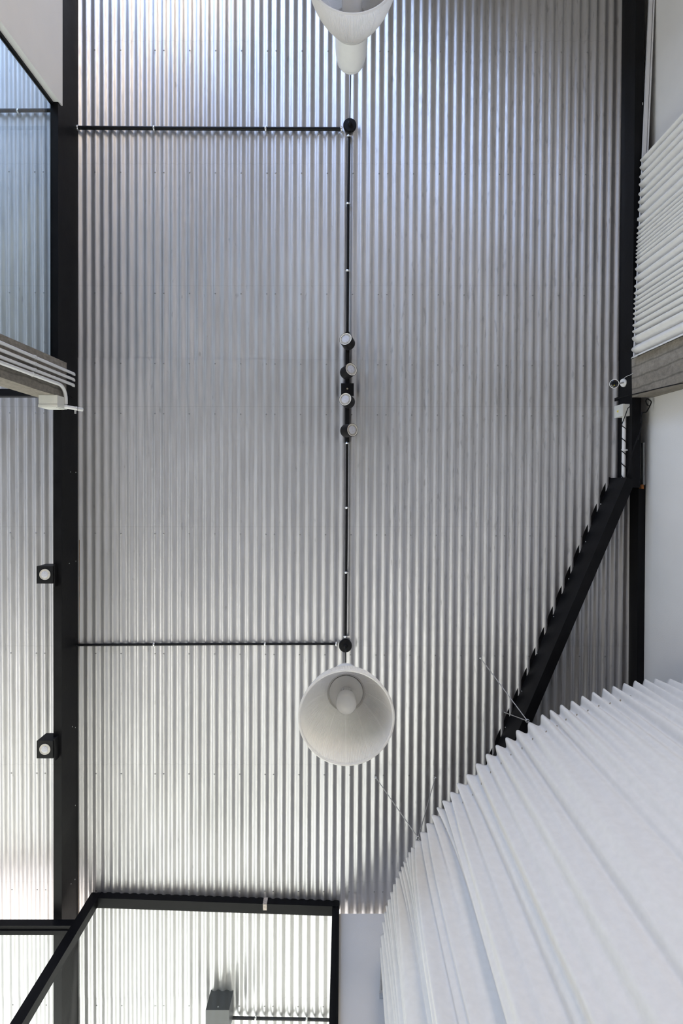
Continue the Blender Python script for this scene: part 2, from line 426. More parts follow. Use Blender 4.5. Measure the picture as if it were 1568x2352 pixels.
# short offset channel against the right wall
A3, B3 = C(1445, 1112), C(1437, 2000); A3.x = B3.x = 2.548; A3.z = zceil(A3.x, A3.y); B3.z = zceil(B3.x, B3.y)
sb = thing('steel_channel_beam', (A3 + B3) / 2, 'short black channel against the right wall beside the diagonal brace', 'beam')
channel(MB(), A3, B3, .155, .060, X3).build('channel', 'black', sb)
MB().box((2.545, P(1450, 1113, 4.9).y, P(0, 0, 4.83).z), (2.565, P(1450, 1123, 4.9).y, P(0, 0, 4.87).z)).build('rust_patch', 'rust', sb)
# diagonal brace
A4, B4 = C(1402, 1098), C(1040, 1945)
d4 = (B4 - A4).normalized(); s4 = Vector((d4.y, -d4.x, 0)).normalized()
if s4.x < 0: s4 = -s4
db = thing('diagonal_brace', (A4 + B4) / 2, 'black steel brace running diagonally across the ceiling to the white curtain', 'brace')
channel(MB(), A4, B4, .285, .080, s4).build('channel', 'black', db)
tf = MB().prism(A4 - Z3 * .004, B4 - Z3 * .004, [(-.03, 0), (0, 0), (0, .008), (-.03, .008)], s4, -Z3)
tf.build('top_flange', 'black', db)
for k in range(9):
    p = A4 + (B4 - A4) * (.07 + .1 * k); inst('bolt', bolt_mesh, db, p - s4 * .004 - Z3 * (.03 + .02 * (k % 2)), (0, 0, math.pi))
# cross tube in the left bay
cb = MB(); pa = P(-400, 893, 4.77); pb = P(146, 893, 4.77); yb2 = P(0, 909, 4.77).y
cb.box((-7, pa.y, pa.z), (-2.44, yb2, pa.z + .10))
tag(cb.build('cross_tube', 'black'), 'black steel tube crossing the left bay behind the concrete column', 'beam')

# ---- concrete columns
def column(name, x0, x1, y0, y1, zt, label):
    mb = MB(); n = 14; random.seed(3 + int(x0 * 10))
    rings = []
    for i in range(n + 1):
        z = zt * i / n
        j = lambda: random.uniform(-.004, .004)
        rings.append([Vector((x0 + j(), y0 + j(), z)), Vector((x1 + j(), y0 + j(), z)), Vector((x1 + j(), y1 + j(), z)), Vector((x0 + j(), y1 + j(), z))])
    for i in range(n):
        for k in range(4):
            l = (k + 1) % 4
            mb.add([rings[i][k], rings[i][l], rings[i + 1][l], rings[i + 1][k]], [(0, 1, 2, 3)])
    mb.add(rings[0], [(3, 2, 1, 0)]); mb.add(rings[-1], [(0, 1, 2, 3)])
    return tag(mb.build(name, 'concrete'), label, 'column')
ya, yb_ = P(146, 832, 4.70).y, P(142, 914, 4.70).y
column('concrete_column', -2.53, XL - .005, ya, yb_, CAMZ + 4.735, 'rough grey concrete column at the left carrying four white conduits')
ya2, yb2_ = P(1452, 826, 4.78).y, P(1450, 914, 4.78).y
rc = column('concrete_column', 2.430, XW, ya2, yb2_, CAMZ + 4.77, 'board-marked concrete column at the right below the small white curtain')

# ---- glazing at the upper left
fr = thing('glass_partition', (XL - .05, (yw + ya) / 2, ZT), 'tall glass partition at the upper left under the black beam', 'glass partition')
MB().box((XL - .075, yw, ZT - .05), (XL - .012, ya, ZT + .02)).build('top_rail', 'alu', fr)
MB().box((XL - .075, yw, 0), (XL - .05, yw + .022, ZT - .05)).build('side_stile', 'alu', fr)
MB().box((XL - .068, yw + .022, 0.02), (XL - .058, ya, ZT - .05)).build('glass_pane', 'glass', fr)

# ---- glass front at the bottom
gf = thing('glass_front', (-1.2, 3.7, 0), 'black framed glass front at the bottom left corner', 'glass front')
px0, px1, py0, py1 = -2.262, -2.180, 3.630, 3.712
ztop = zceil(-2.2, 3.67) - .012
def obox(mb, A, B, dy, z0, z1):
    n = Vector((-(B - A).y, (B - A).x, 0)).normalized()
    if n.y < 0: n = -n
    c = [Vector((A.x, A.y, z0)), Vector((B.x, B.y, z0)), Vector((B.x, B.y, z0)) + n * dy, Vector((A.x, A.y, z0)) + n * dy]
    return mb.hexa(c + [p + Z3 * (z1 - z0) for p in c])
MB().box((px0, py0, 0), (px1, py1, ztop)).build('corner_post', 'alu', gf)
MB().box((px1 - .004, py0 - .006, 0), (px1 + .004, py0 + .004, ztop - .01)).build('post_bead', 'alu', gf)
RA = Vector((px1, py0, 0)); RB = Vector((-.035, 3.705, 0))
obox(MB(), RA, RB, .085, ztop - .075, ztop + .006).build('top_rail', 'alu', gf)
obox(MB(), RA + Vector((0, -.004, 0)), RB + Vector((0, -.004, 0)), .01, ztop - .078, ztop - .070).build('rail_bead', 'alu', gf)
JX0, JX1 = -.098, -.035
MB().box((JX0, 3.705, 0), (JX1, 3.79, ztop - .075)).build('side_jamb', 'alu', gf)
MB().box((-.066, 3.698, 0), (-.058, 3.706, ztop - .075)).build('jamb_bead', 'alu', gf)
n_ = Vector((0, .06, 0))
obox(MB(), RA + n_, Vector((JX0 + .01, RB.y, 0)) + n_, .012, .03, ztop - .07).build('glass_pane', 'glass', gf)
lz1 = CAMZ + 4.772; lz0 = CAMZ + 4.70
MB().box((-6.9, py0, lz0), (px0, py1 - .006, lz1)).build('left_rail', 'alu', gf)
MB().box((-6.9, py0 - .004, lz0 - .003), (px0, py0 + .006, lz0 + .005)).build('rail_bead', 'alu', gf)
MB().box((-6.9, py1 - .05, lz0 - .010), (px0, py1 - .02, lz0)).build('glazing_bead', 'alu', gf)
MB().box((-6.9, py1 - .040, .03), (px0, py1 - .028, lz0 - .005)).build('glass_pane', 'glass', gf)
ptc = P(607, 2092, 4.99); tp = MB(); yp = RA.y + (RB.y - RA.y) * (ptc.x - RA.x) / (RB.x - RA.x)
tp.box((ptc.x - .016, yp - .0035, ztop - .081), (ptc.x + .018, yp + .05, ztop - .0785)); tp.box((ptc.x - .018, yp - .0055, ztop - .080), (ptc.x + .018, yp - .0045, ztop))
tp.build('tape_patch', mat('masking_tape', (.55, .48, .42), .7, 0, 60, .25), gf)

# ================================================================== CONDUITS AND LIGHTS ON THE CEILING
def conduit_clamp(mb, p, dirv, r):
    side = Vector((-dirv.y, dirv.x, 0)).normalized()
    mb.lathe(p - dirv * .008, dirv, [(r + .001, 0), (r + .0045, .0), (r + .0045, .016), (r + .001, .016)], 16)
    mb.box(p + Vector((-.007, -.007, r)), p + Vector((.007, .007, r + .03)))
    for s_ in (-1, 1):
        mb.tube([p + side * (r + .004) * s_ - Z3 * .006, p + side * (r + .004) * s_ + Z3 * .010], .006, 8)
CD = .030                                     # centre line below the roof plane
def conduit(name, pts_px, r, clamps, label, drop=CD, group='black conduits under the metal ceiling'):
    pts = [C(px, py, drop) for px, py in pts_px]
    o = thing(name, pts[0], label, 'conduit', group)
    MB().tube(pts, r, 12).build('pipe', 'matte', o)
    d = (pts[-1] - pts[0]).normalized()
    for (px, py) in clamps:
        mb = MB(); conduit_clamp(mb, C(px, py, drop), d, r); mb.build('clamp', 'zinc', o)
    return o
conduit('black_conduit', [(181, 293.5), (400, 295), (786, 296.5)], .0158, [(178, 293.5), (353.5, 294.8), (610, 296), (784, 296.5)],
        'black conduit running left from the upper canopy below the metal ceiling', .034)
conduit('black_conduit', [(150, 1481.5), (480, 1479.5), (775, 1479)], .0118, [(174, 1481), (353.5, 1480), (608.5, 1479), (772, 1479)],
        'thin black conduit running left from the lower canopy')
conduit('black_conduit', [(802, 308), (799.5, 470), (797.5, 766)], .0120, [(801, 313), (799, 468), (798, 622)],
        'black conduit from the upper canopy down to the spotlight bar')
conduit('black_conduit', [(796.8, 1012), (795.5, 1240), (793, 1464.5)], .0112, [(796.8, 1018), (796, 1166), (795, 1315), (793, 1462)],
        'black conduit from the spotlight bar to the lower canopy')
conduit('black_conduit', [(-500, 256.5), (126, 253.5)], .0155, [(42, 255.5)], 'black conduit behind the glass at the upper left', .034)
conduit('black_conduit', [(520, 2338), (700, 2341), (775, 2343.5)], .0135, [(587, 2338), (704, 2341.5)], 'black conduit behind the glass front at the bottom', .034)

# ---- canopies + pendants
def pendant(px, py, label):
    base = C(px, py, .012); X, Y = base.x, base.y
    o = thing('pendant_lamp', base, label, 'pendant lamp', 'large frosted pendant lamps')
    down = -Z3
    MB().lathe(base, down, [(.0005, 0), (.058, 0), (.058, .022), (.054, .028), (.020, .030), (.016, .050), (.010, .055), (.0005, .055)], 36).build('canopy', 'matte', o, sharp=40)
    zt = CAMZ + 4.255; at = lambda d: Vector((X, Y, CAMZ + d))
    MB().tube([base + down * .05, at(4.25)], .0042, 8).build('cord', 'matte', o)
    h = MB().lathe(at(4.255), down, [(.0005, 0), (.055, .001), (.080, .010), (.094, .030), (.103, .062), (.112, .115), (.115, .17), (.115, .375), (.1, .376), (.0005, .376)], 48)
    ho = h.build('housing', 'enamel', o, sharp=50)
    MB().lathe(at(4.198), down, [(.1045, 0), (.1062, .0015), (.1062, .003), (.1055, .0045)], 48).build('seam_ring', 'enamel', ho)
    # ribbed reflector
    NR = 336
    def rib(k, r, hh): return (.0022 if k % 2 else -.0022) * (r / .29) + (.0022 if k % 28 == 0 else 0)
    prof = []
    D0, D1 = 3.885, 3.462
    for i in range(15):
        t = i / 14
        prof.append((.124 + (.286 - .124) * (math.sin(t * math.pi / 2) ** .80), t * (D0 - D1)))
    inner = [(r - .004, hh) for r, hh in prof[::-1]]
    rim = [(.2885, D0 - D1 - .004), (.294, D0 - D1 + .000), (.296, D0 - D1 + .006), (.294, D0 - D1 + .012), (.286, D0 - D1 + .013), (.281, D0 - D1 + .010), (.281, D0 - D1 - .002)]
    so = MB().lathe(at(D0), down, prof, NR, False, rib)
    so.lathe(at(D0), down, inner, NR, False, rib)
    sh = so.build('shade', 'shade', o)
    MB().lathe(at(D0), down, rim + rim[:1], 96).build('shade_rim', 'shade', sh)
    MB().lathe(at(D0 + .012), down, [(.114, 0), (.131, 0), (.134, .010), (.131, .022), (.124, .026), (.121, .022), (.118, .010), (.114, 0)], 64).build('shade_collar', 'shade', sh)
    # lamp plate, socket, bulb
    MB().lathe(at(3.886), down, [(.0005, .004), (.050, .006), (.062, .004), (.098, .002), (.108, 0), (.108, -.008)], 56).build('lamp_plate', 'enamel', o, sharp=50)
    MB().lathe(at(3.886), down, [(.107, .0005), (.116, .0005), (.116, -.01)], 56).build('plate_gap', 'dark', o)
    for a in (125, 35, 215, 305):
        MB().lathe(at(3.884) + Vector((.097 * math.cos(R(a)), .097 * math.sin(R(a)), 0)), down, [(.006, -.003), (.006, .002), (.003, .004), (.0005, .004)], 10).build('plate_screw', 'zinc', o)
    bo = MB().lathe(at(3.88), down, [(.042, 0), (.043, .05), (.047, .09), (.056, .108)], 40).build('bulb_collar', 'enamel', o)
    fin = MB()
    for k in range(16):
        a = 2 * math.pi * k / 16; d = Vector((math.cos(a), math.sin(a), 0)); s_ = Vector((-d.y, d.x, 0)) * .003
        p0 = at(3.835) + d * .043; p1 = at(3.775) + d * .054
        fin.hexa([p0 - s_, p0 + s_, p0 + s_ + d * .007, p0 - s_ + d * .007, p1 - s_, p1 + s_, p1 + s_ + d * .007, p1 - s_ + d * .007])
    fin.build('bulb_fins', 'enamel', bo)
    pr = [(.054, 0), (.0635, .012), (.0665, .03), (.0665, .10)]
    for i in range(1, 13):
        a = i / 12 * math.pi / 2; pr.append((.0665 * math.cos(a), .10 + .062 * math.sin(a)))
    MB().lathe(at(3.775), down, pr, 48).build('bulb', 'opal', o)
    return o
pendant(803, 290, 'frosted pendant lamp at the top edge, hanging from the upper black canopy')
pendant(793, 1482, 'frosted pendant lamp with its bulb showing, hanging from the lower canopy')

# ---- spotlight bar and its spots
bar = thing('spotlight_bar', C(797, 890, .03), 'straight black bar with square box carrying four round spotlights', 'light bar')
MB().prism(C(797.8, 764, .014), C(796.8, 1016, .014), [(-.0175, 0), (.0175, 0), (.0175, .030), (-.0175, .030)], X3, -Z3).build('bar', 'matte', bar)
q = C(797.5, 896, .012)
MB().box(q + Vector((-.056, -.053, -.042)), q + Vector((.056, .053, 0))).build('driver_box', 'matte', bar)
MB().lathe(q + Vector((0, -.005, -.042)), -Z3, [(.008, 0), (.008, .002), (.004, .004), (.0005, .004)], 12).build('box_screw', 'brass', bar)
def lamp_face(parent, cpt, ax, Rr=.0545, ringw=.007, nf=32):
    """face of a reflector lamp: bezel ring, slotted fins, lens"""
    ax = ax.normalized(); a = Vector((0, 0, 1)) if abs(ax.z) < .9 else Vector((0, 1, 0))
    u = ax.cross(a).normalized(); w = ax.cross(u)
    MB().lathe(cpt, ax, [(.0005, -.006), (Rr - ringw, -.006)], 32, False).build('lamp_recess', 'dark', parent)
    MB().lathe(cpt, ax, [(Rr - ringw, -.006), (Rr - ringw, .001), (Rr - .001, .0015), (Rr, -.003)], 48).build('lamp_ring', 'cream', parent, sharp=40)
    f = MB()
    for k in range(nf):
        an = 2 * math.pi * k / nf; d = u * math.cos(an) + w * math.sin(an); s_ = (-u * math.sin(an) + w * math.cos(an)) * .0016
        p0 = cpt + d * (Rr * .60); p1 = cpt + d * (Rr - ringw + .001)
        f.add([p0 - s_, p0 + s_, p1 + s_, p1 - s_], [(0, 1, 2, 3)])
        f.add([p0 - s_ - ax * .004, p0 + s_ - ax * .004, p1 + s_ - ax * .004, p1 - s_ - ax * .004, p0 - s_, p0 + s_, p1 + s_, p1 - s_], [(0, 3, 7, 4), (1, 5, 6, 2)])
    f.build('lamp_fins', 'cream', parent)
    MB().lathe(cpt, ax, [(.0005, .003), (Rr * .35, .0028), (Rr * .55, .0018), (Rr * .63, .0005), (Rr * .63, -.004)], 40).build('lamp_lens', 'lens', parent)
spots = [((793.4, 778.5), (801.5, 791), 'topmost round black spotlight on the bar, facing left'),
         ((806.4, 848.3), (793, 857.5), 'round black spotlight on the bar just above the square box, facing right'),
         ((792.5, 917.0), (801.5, 924.5), 'round black spotlight overlapping the square box, facing left'),
         ((809.3, 987.6), (793, 990), 'lowest round black spotlight on the bar, facing right')]
for (f, b_, lab) in spots:
    pf = P(f[0], f[1], 4.815); pb = P(b_[0], b_[1], 4.905)
    ax = (pf - pb).normalized(); Ln = (pf - pb).length
    o = thing('spotlight', C(797.5, (f[1] + b_[1]) / 2 + 8, .05), lab, 'spotlight', 'round spotlights on the ceiling bar')
    MB().lathe(pb, ax, [(.0005, -.012), (.040, -.012), (.052, -.004), (.056, .006), (.0565, Ln + .001), (.0545, Ln + .002), (.054, Ln - .01), (.0005, Ln - .01)], 40).build('spot_body', 'matte', o, sharp=45)
    lamp_face(o, pf - ax * .001, ax)
    piv = C(797.5, b_[1] + 12, .042)
    MB().box(piv + Vector((-.012, -.014, -.035)), piv + Vector((.012, .014, -.003))).build('pivot_bracket', 'matte', o)
    MB().lathe(piv + Vector((0, .006, -.036)), -Z3, [(.005, 0), (.005, .002), (.0005, .003)], 10).build('bracket_screw', 'brass', o)

# ---- the two square spots on the left beam
def square_spot(y0, y1, tilt, lab):
    xr = -2.400 - .0056 * 0
    f0 = P(84, y0, 4.70); f1 = P(121.5, y1, 4.70)
    o = thing('square_spotlight', Vector((xr, (f0.y + f1.y) / 2, CAMZ + 4.85)), lab, 'spotlight', 'square spotlights on the left beam')
    c = [Vector((f0.x, f0.y, f0.z)), Vector((f1.x, f0.y, f0.z)), Vector((f1.x, f1.y, f0.z + tilt)), Vector((f0.x, f1.y, f0.z + tilt))]
    c2 = [Vector((f0.x, f0.y, f0.z + .155)), Vector((f1.x, f0.y, f0.z + .155)), Vector((f1.x, f1.y, f0.z + .155)), Vector((f0.x, f1.y, f0.z + .155))]
    MB().hexa(c + c2).build('spot_body', 'matte', o)
    MB().box((f1.x - .001, f0.y - .012, f0.z + .01), (f1.x + .012, f1.y + .028, f0.z + .17)).build('mounting_plate', 'matte', o)
    nrm = (c[1] - c[0]).cross(c[3] - c[0]).normalized()
    if nrm.z > 0: nrm = -nrm
    lamp_face(o, (c[0] + c[2]) / 2 + nrm * .004 + Vector((.002, -.004, 0)), nrm, .045, .003, 40)
    return o
square_spot(1300.5, 1340.5, 0.0, 'upper square black spotlight fixed to the left beam')
square_spot(1702, 1742, 0.0, 'lower square black spotlight fixed to the left beam')

# ---- grey box behind the glass front
gb = thing('ceiling_box', C(497, 2345), 'dark square ceiling box behind the glass front at the bottom edge', 'ceiling box')
b0 = P(472, 2320, 4.92); b1 = P(526, 2376, 4.92)
MB().hexa([Vector((b0.x, b0.y, b0.z)), Vector((b1.x, b0.y, b0.z)), Vector((b1.x, b1.y, b0.z)), Vector((b0.x, b1.y, b0.z)),
           Vector((b0.x, b0.y, b0.z + .20)), Vector((b1.x, b0.y, b0.z + .20)), Vector((b1.x, b1.y, b0.z + .20)), Vector((b0.x, b1.y, b0.z + .20))]).build('box_body', 'graphite', gb)
MB().lathe(Vector(((b0.x + b1.x) / 2, b0.y - .001, b0.z + .03)), -Y3, [(.006, 0), (.006, .002), (.0005, .003)], 10).build('box_screw', 'zinc', gb)

# ================================================================== LEFT COLUMN SERVICES
xc = XL + .022
def arc(p, a, b, r, n=7): # corner helper: quarter bend from direction a to direction b at point p (start)
    return [p + a * r * math.sin(i / n * math.pi / 2) + b * r * (1 - math.cos(i / n * math.pi / 2)) for i in range(n + 1)]
cond = [(168.5, 858.5, 'uppermost'), (168, 871.5, 'second from the top'), (167.5, 884, 'third from the top')]
for (px, py, wd) in cond:
    top = atX(px, py, xc); bot = Vector((xc, top.y, .4))
    o = thing('white_conduit', Vector((xc, top.y, .4)), 'white conduit on the left concrete column, %s of four' % wd, 'conduit', 'white conduits on the left column')
    MB().tube([bot, top] + arc(top, Z3, Vector((-.3, .95, 0)), .014)[1:], .0125, 14).build('pipe', 'pvc', o)
    pc = atX(78, py - 40 + (py - 857) * -.1, xc); pc.y = top.y
    MB().lathe(pc, Z3, [(.0138, 0), (.0160, 0), (.0160, .018), (.0138, .018)], 16).build('clip', 'pvc', o)
top = atX(136, 882.5, xc)
o = thing('white_conduit', Vector((xc, top.y, .4)), 'white conduit on the left column bending into the grey junction box', 'conduit', 'white conduits on the left column')
MB().tube([Vector((xc, top.y, .4)), top] + arc(top, Z3, Y3, .11)[1:] + [top + Z3 * .11 + Y3 * .145], .0140, 14).build('pipe', 'pvc', o)
pc = atX(72, 862, xc); pc.y = top.y
MB().lathe(pc, Z3, [(.0148, 0), (.0172, 0), (.0172, .018), (.0148, .018)], 16).build('clip', 'pvc', o)
# junction box
jb = thing('junction_box', P(120, 925, 4.6), 'grey plastic junction box below the left concrete column', 'junction box')
x0, x1 = -2.445, -2.295; yA = P(120, 914.5, 4.70).y; yB_ = yA + .075; zA = CAMZ + 4.545; zB = CAMZ + 4.70
MB().box((x0, yA, zA), (x1, yB_, zB)).build('box_body', 'box', jb)
MB().box((x0 - .003, yB_, zA - .003), (x1 + .003, yB_ + .020, zB + .003)).build('lid', 'box', jb)
MB().box((x0 + .015, yB_ + .020, zA + .012), (x1 - .015, yB_ + .024, zB - .012)).build('lid_panel', 'box', jb)
stub = P(153, 934.5, 4.66); stub2 = P(189, 941, 4.78)
sc = thing('conduit_stub', stub, 'short white conduit stub leaving the grey junction box to the right', 'conduit')
MB().tube([Vector((x1 - .01, stub.y, stub.z)), stub, stub + (stub2 - stub) * .6, stub2], .0150, 14).build('pipe', 'pvc', sc)
dq = (stub2 - stub).normalized(); pq = stub + (stub2 - stub) * .55
mbq = MB().lathe(pq, dq, [(.0155, 0), (.0182, 0), (.0182, .012), (.0155, .012)], 14); mbq.box(pq + Vector((-.006, .013, -.006)), pq + Vector((.006, .045, .006))); mbq.build('clamp', 'zinc', sc)
MB().cable([P(150, 884, 4.76), P(153, 903, 4.78), P(158, 909, 4.78), P(166, 913, 4.78)], .003, 6).build('earth_wire', 'matte', None)
tag(bpy.data.objects['earth_wire'], 'thin dark brown wire on the black beam above the grey junction box', 'wire')

# ================================================================== RIGHT COLUMN SERVICES
cm = thing('security_camera', P(1432, 878, 4.82), 'white round security camera with a black face beside the right column', 'camera')
bp = atX(1432.5, 879, 2.435)
MB().lathe(bp, -X3 + Vector((0, .18, -.30)), [(.0005, 0), (.034, 0), (.037, .004), (.035, .012), (.015, .018), (.0005, .018)], 32).build('base', 'enamel', cm, sharp=50)
hp = P(1410, 881.5, 4.66)
MB().tube([bp + Vector((-.012, 0, -.01)), bp + (hp - bp) * .4 + Z3 * .01, hp + Vector((.02, 0, .03))], [.009, .006, .012], 12).build('neck', 'enamel', cm)
axc = (CAMP - hp).normalized()
MB().lathe(hp, axc, [(.0005, -.05), (.018, -.046), (.030, -.03), (.036, -.010), (.0365, 0), (.0325, .001)], 40).build('head', 'enamel', cm, sharp=50)
MB().lathe(hp, axc, [(.033, 0), (.025, .005), (.013, .008), (.0005, .009)], 40).build('camera_lens', 'lensglass', cm)
MB().lathe(hp + Vector((.000, .012, 0)), axc, [(.0005, .0098), (.0035, .0096)], 12).build('status_light', 'yellow', cm)
tag(MB().cable([atX(1431, 871, 2.425), atX(1436, 866, 2.42), atX(1442, 863, 2.42), atX(1448, 860.5, 2.42), P(1453, 857, 4.72)], .0022, 6).build('camera_cable', 'pvc'),
    'thin white cable from the security camera to the right column', 'cable')
# junction box on the web
rj = thing('junction_box', Vector((2.40, 0, CAMZ + 4.9)) + Y3 * P(1431, 941, 4.82).y, 'white junction box with a yellow warning triangle on the right beam', 'junction box')
ry0, ry1 = P(1431, 928, 4.82).y, P(1431, 955, 4.82).y
MB().box((2.395, ry0, CAMZ + 4.82), (2.4385, ry1, CAMZ + 4.965)).build('box_body', 'box', rj)
MB().box((2.378, ry0 - .002, CAMZ + 4.817), (2.395, ry1 + .002, CAMZ + 4.968)).build('lid', 'box', rj)
tz = CAMZ + 4.905; ty = (ry0 + ry1) / 2
MB().add([(2.3775, ty - .012, tz - .012), (2.3775, ty + .014, tz - .010), (2.3775, ty, tz + .020)], [(0, 1, 2)]).build('warning_triangle', 'yellow', rj)
# white conduit along the web with black cable wound round it
wy0, wy1 = ry1 - .005, P(1433, 1108, 4.86).y
wc = thing('white_conduit', Vector((2.417, wy0, CAMZ + 4.865)), 'white conduit below the right junction box with black cable wound around it', 'conduit')
MB().tube([(2.417, wy0, CAMZ + 4.87), (2.417, wy1, CAMZ + 4.885)], .0165, 16).build('pipe', 'pvc', wc)
yc = P(1433, 1034, 4.87).y
mbq = MB().lathe(Vector((2.417, yc - .008, CAMZ + 4.878)), Y3, [(.0172, 0), (.0205, 0), (.0205, .016), (.0172, .016)], 16); mbq.box((2.42, yc - .006, CAMZ + 4.855), (2.4385, yc + .006, CAMZ + 4.866)); mbq.build('clip', 'pvc', wc)
pts = [P(1446, 934, 4.80), P(1441, 938, 4.78), P(1437, 950, 4.79), P(1431, 966, 4.83), P(1427, 976, 4.86)]
for i in range(46):
    t = i / 45; y = P(1427, 976, 4.86).y + (wy1 - P(1427, 976, 4.86).y) * t; a = math.pi + t * 2 * math.pi * 4.5
    pts.append(Vector((2.417 + .0212 * math.cos(a), y, CAMZ + 4.878 + .0212 * math.sin(a))))
tag(MB().tube(pts, .0038, 6).build('black_cable', 'matte'), 'black cable twisting around the white conduit on the right beam', 'cable')
tag(MB().cable([P(1466, 1010, 4.74), P(1473, 970, 4.74), P(1474, 950, 4.74), P(1484, 946, 4.74), P(1492, 932, 4.74), P(1495, 923, 4.74), P(1490, 918, 4.74), P(1486, 916, 4.74), P(1483, 922, 4.74), P(1488, 932, 4.74), P(1494, 930, 4.74)], .0048, 8).build('black_cable', 'matte'),
    'looped black cable hanging on the white wall below the right column', 'cable')
tag(MB().cable([P(1466, 1000, 4.76), P(1455, 1030, 4.77), P(1447, 1060, 4.78), P(1441, 1090, 4.80), P(1438, 1105, 4.82)], .0045, 8).build('black_cable', 'matte'),
    'black cable slanting down across the right beam toward the diagonal brace', 'cable')
yk = yb2_ + .004
cc = [Vector((2.426, P(1449, 906.5, 4.75).y, CAMZ + 4.75)), P(1480, 899.5, 4.55), P(1520, 889, 4.28), P(1558, 880, 4.05)]
for p in cc: p.x = 2.426
tag(MB().cable([P(1412, 918, 4.93), P(1425, 913, 4.84), P(1440, 909, 4.78)] + cc, .0042, 8).build('black_cable', 'matte'), 'black cable lying across the face of the right concrete column', 'cable')
tag(MB().box(P(1410.5, 914.5, 4.95), P(1420, 920, 4.90)).build('cable_bracket', 'black'), 'small black bracket above the right junction box', 'bracket')
# galvanised post remnant beside the wall
tag(MB().box((2.578, P(1470, 1016, 4.84).y, CAMZ + 4.87), (2.597, P(1470, 1114, 4.84).y, CAMZ + 4.90)).build('steel_offcut', 'dull'), 'short galvanised steel strip between right beam and white wall', 'steel strip')

# ================================================================== CURTAINS
def smooth_noise(x, y, z=0): return noise.noise(Vector((x, y, z)))
# --- small wave curtain at the upper right
tz_ = [-60, 25, 130, 215, 325, 415, 495, 610, 705, 765, 815, 860, 910, 955, 995, 1035, 1085, 1165, 1270, 1360, 1440, 1505, 1555, 1610, 1670, 1725, 1800, 1870, 1945, 2075, 2175]
tips = []
for y in tz_:
    py = 380 + y / 4.9; px = 1466.7 + (1449.5 - 1466.7) * (py - 424) / (805 - 424)
    tips.append((px, py))
DC2 = 4.70
sc2 = thing('small_curtain', P(1462, 600, DC2), 'small white wave curtain beside the right beam above the concrete column', 'curtain')
tp2 = [P(px, py, DC2) for px, py in tips]
rows = 26; per = 12
def curtain_surface(tp, outward, zt, zb, A0, rows, per, lowA, seed, tip_extra=0, zfun=None, decay=1.3, fade=.6):
    """tp: tip points; outward(i): unit vector pointing to the room at tip i"""
    vs = []; fs = []; n = len(tp)
    cols = (n - 1) * per + 1
    for r in range(rows + 1):
        t = r / rows; t = t ** 1.35
        z = zt + (zb - zt) * t; dd = zt - z
        for c_ in range(cols):
            s = c_ / per; i = min(int(s), n - 2); f = s - i
            p = tp[i] * (1 - f) + tp[i + 1] * f
            o_ = (outward(i) * (1 - f) + outward(min(i + 1, n - 1)) * f).normalized()
            gap = (tp[i + 1] - tp[i]).length
            k = 1 - math.exp(-dd / decay)
            ph = 2 * math.pi * f + .5 * k * math.sin(s * 1.7 + seed)
            amp = min(A0, gap * .55) * (1 - k * (fade + .40 * smooth_noise(s * .31 + seed, 1.7)))
            off = -amp * (1 - math.cos(ph)) if not tip_extra else -2.2 * amp * (1 - abs(math.cos(ph / 2)))
            off += min(1, (n - 1 - s) / 9) * lowA * k * (smooth_noise(s * .26 + seed, dd * .10, 3.1) * 1.5 + 1.2 * smooth_noise(s * .52 + seed, dd * .13, 9.1))
            side = (tp[i + 1] - tp[i]).normalized()
            q = p + o_ * off + side * (.35 * amp * math.sin(ph) * -1) * 0
            vs.append(Vector((q.x, q.y, z)))
    for r in range(rows):
        for c_ in range(cols - 1):
            a = r * cols + c_
            fs.append((a, a + 1, a + cols + 1, a + cols))
    return vs, fs, cols
vs, fs, cols2 = curtain_surface(tp2, lambda i: -X3, P(0, 0, DC2).z, .05, .026, rows, per, .02, 2.0, tip_extra=1, decay=3.0, fade=.5)
cl2 = MB().add(vs, fs, True).build('curtain_cloth', 'curtain', sc2)
sol = cl2.modifiers.new('thickness', 'SOLIDIFY'); sol.thickness = .0025; sol.offset = 0
# its rail with straps
r2 = thing('curtain_rail', P(1480, 200, 4.72), 'thin white curtain rail along the upper right beam', 'curtain rail')
dR = 4.735
ra, rb_ = P(1494, -40, dR), P(1457, 822, dR)
rdir = (rb_ - ra).normalized()
MB().prism(ra, rb_, [(-.014, 0), (.014, 0), (.014, .018), (-.014, .018)], X3, -Z3).build('rail_profile', 'rail', r2)
MB().prism(ra + X3 * .026, ra + X3 * .026 + (rb_ - ra) * .48, [(-.006, 0), (.006, 0), (.006, .018), (-.006, .018)], X3, -Z3).build('rail_lip', 'rail', r2)
for (a_, b_) in (((1475, 238), (1453, 264)), ((1465.5, 502), (1445.5, 522))):
    pa_ = P(a_[0], a_[1], dR); k = 4.90
    pb_ = P(b_[0], b_[1], dR * (a_[0] - CX) / (b_[0] - CX))
    st = MB(); w_ = Vector((0, .011, 0))
    st.hexa([pa_ - w_, pa_ + w_, pa_ + w_ + X3 * .003, pa_ - w_ + X3 * .003, pb_ - w_, pb_ + w_, pb_ + w_ + X3 * .003, pb_ - w_ + X3 * .003])
    so_ = st.build('hanger_strap', 'rail', r2)
    for t in (.3, .52, .74, .9):
        p = pa_ + (pb_ - pa_) * t
        MB().box(p + Vector((-.0012, -.0035, -.008)), p + Vector((.001, .0035, .008))).build('strap_slot', 'dark', so_)
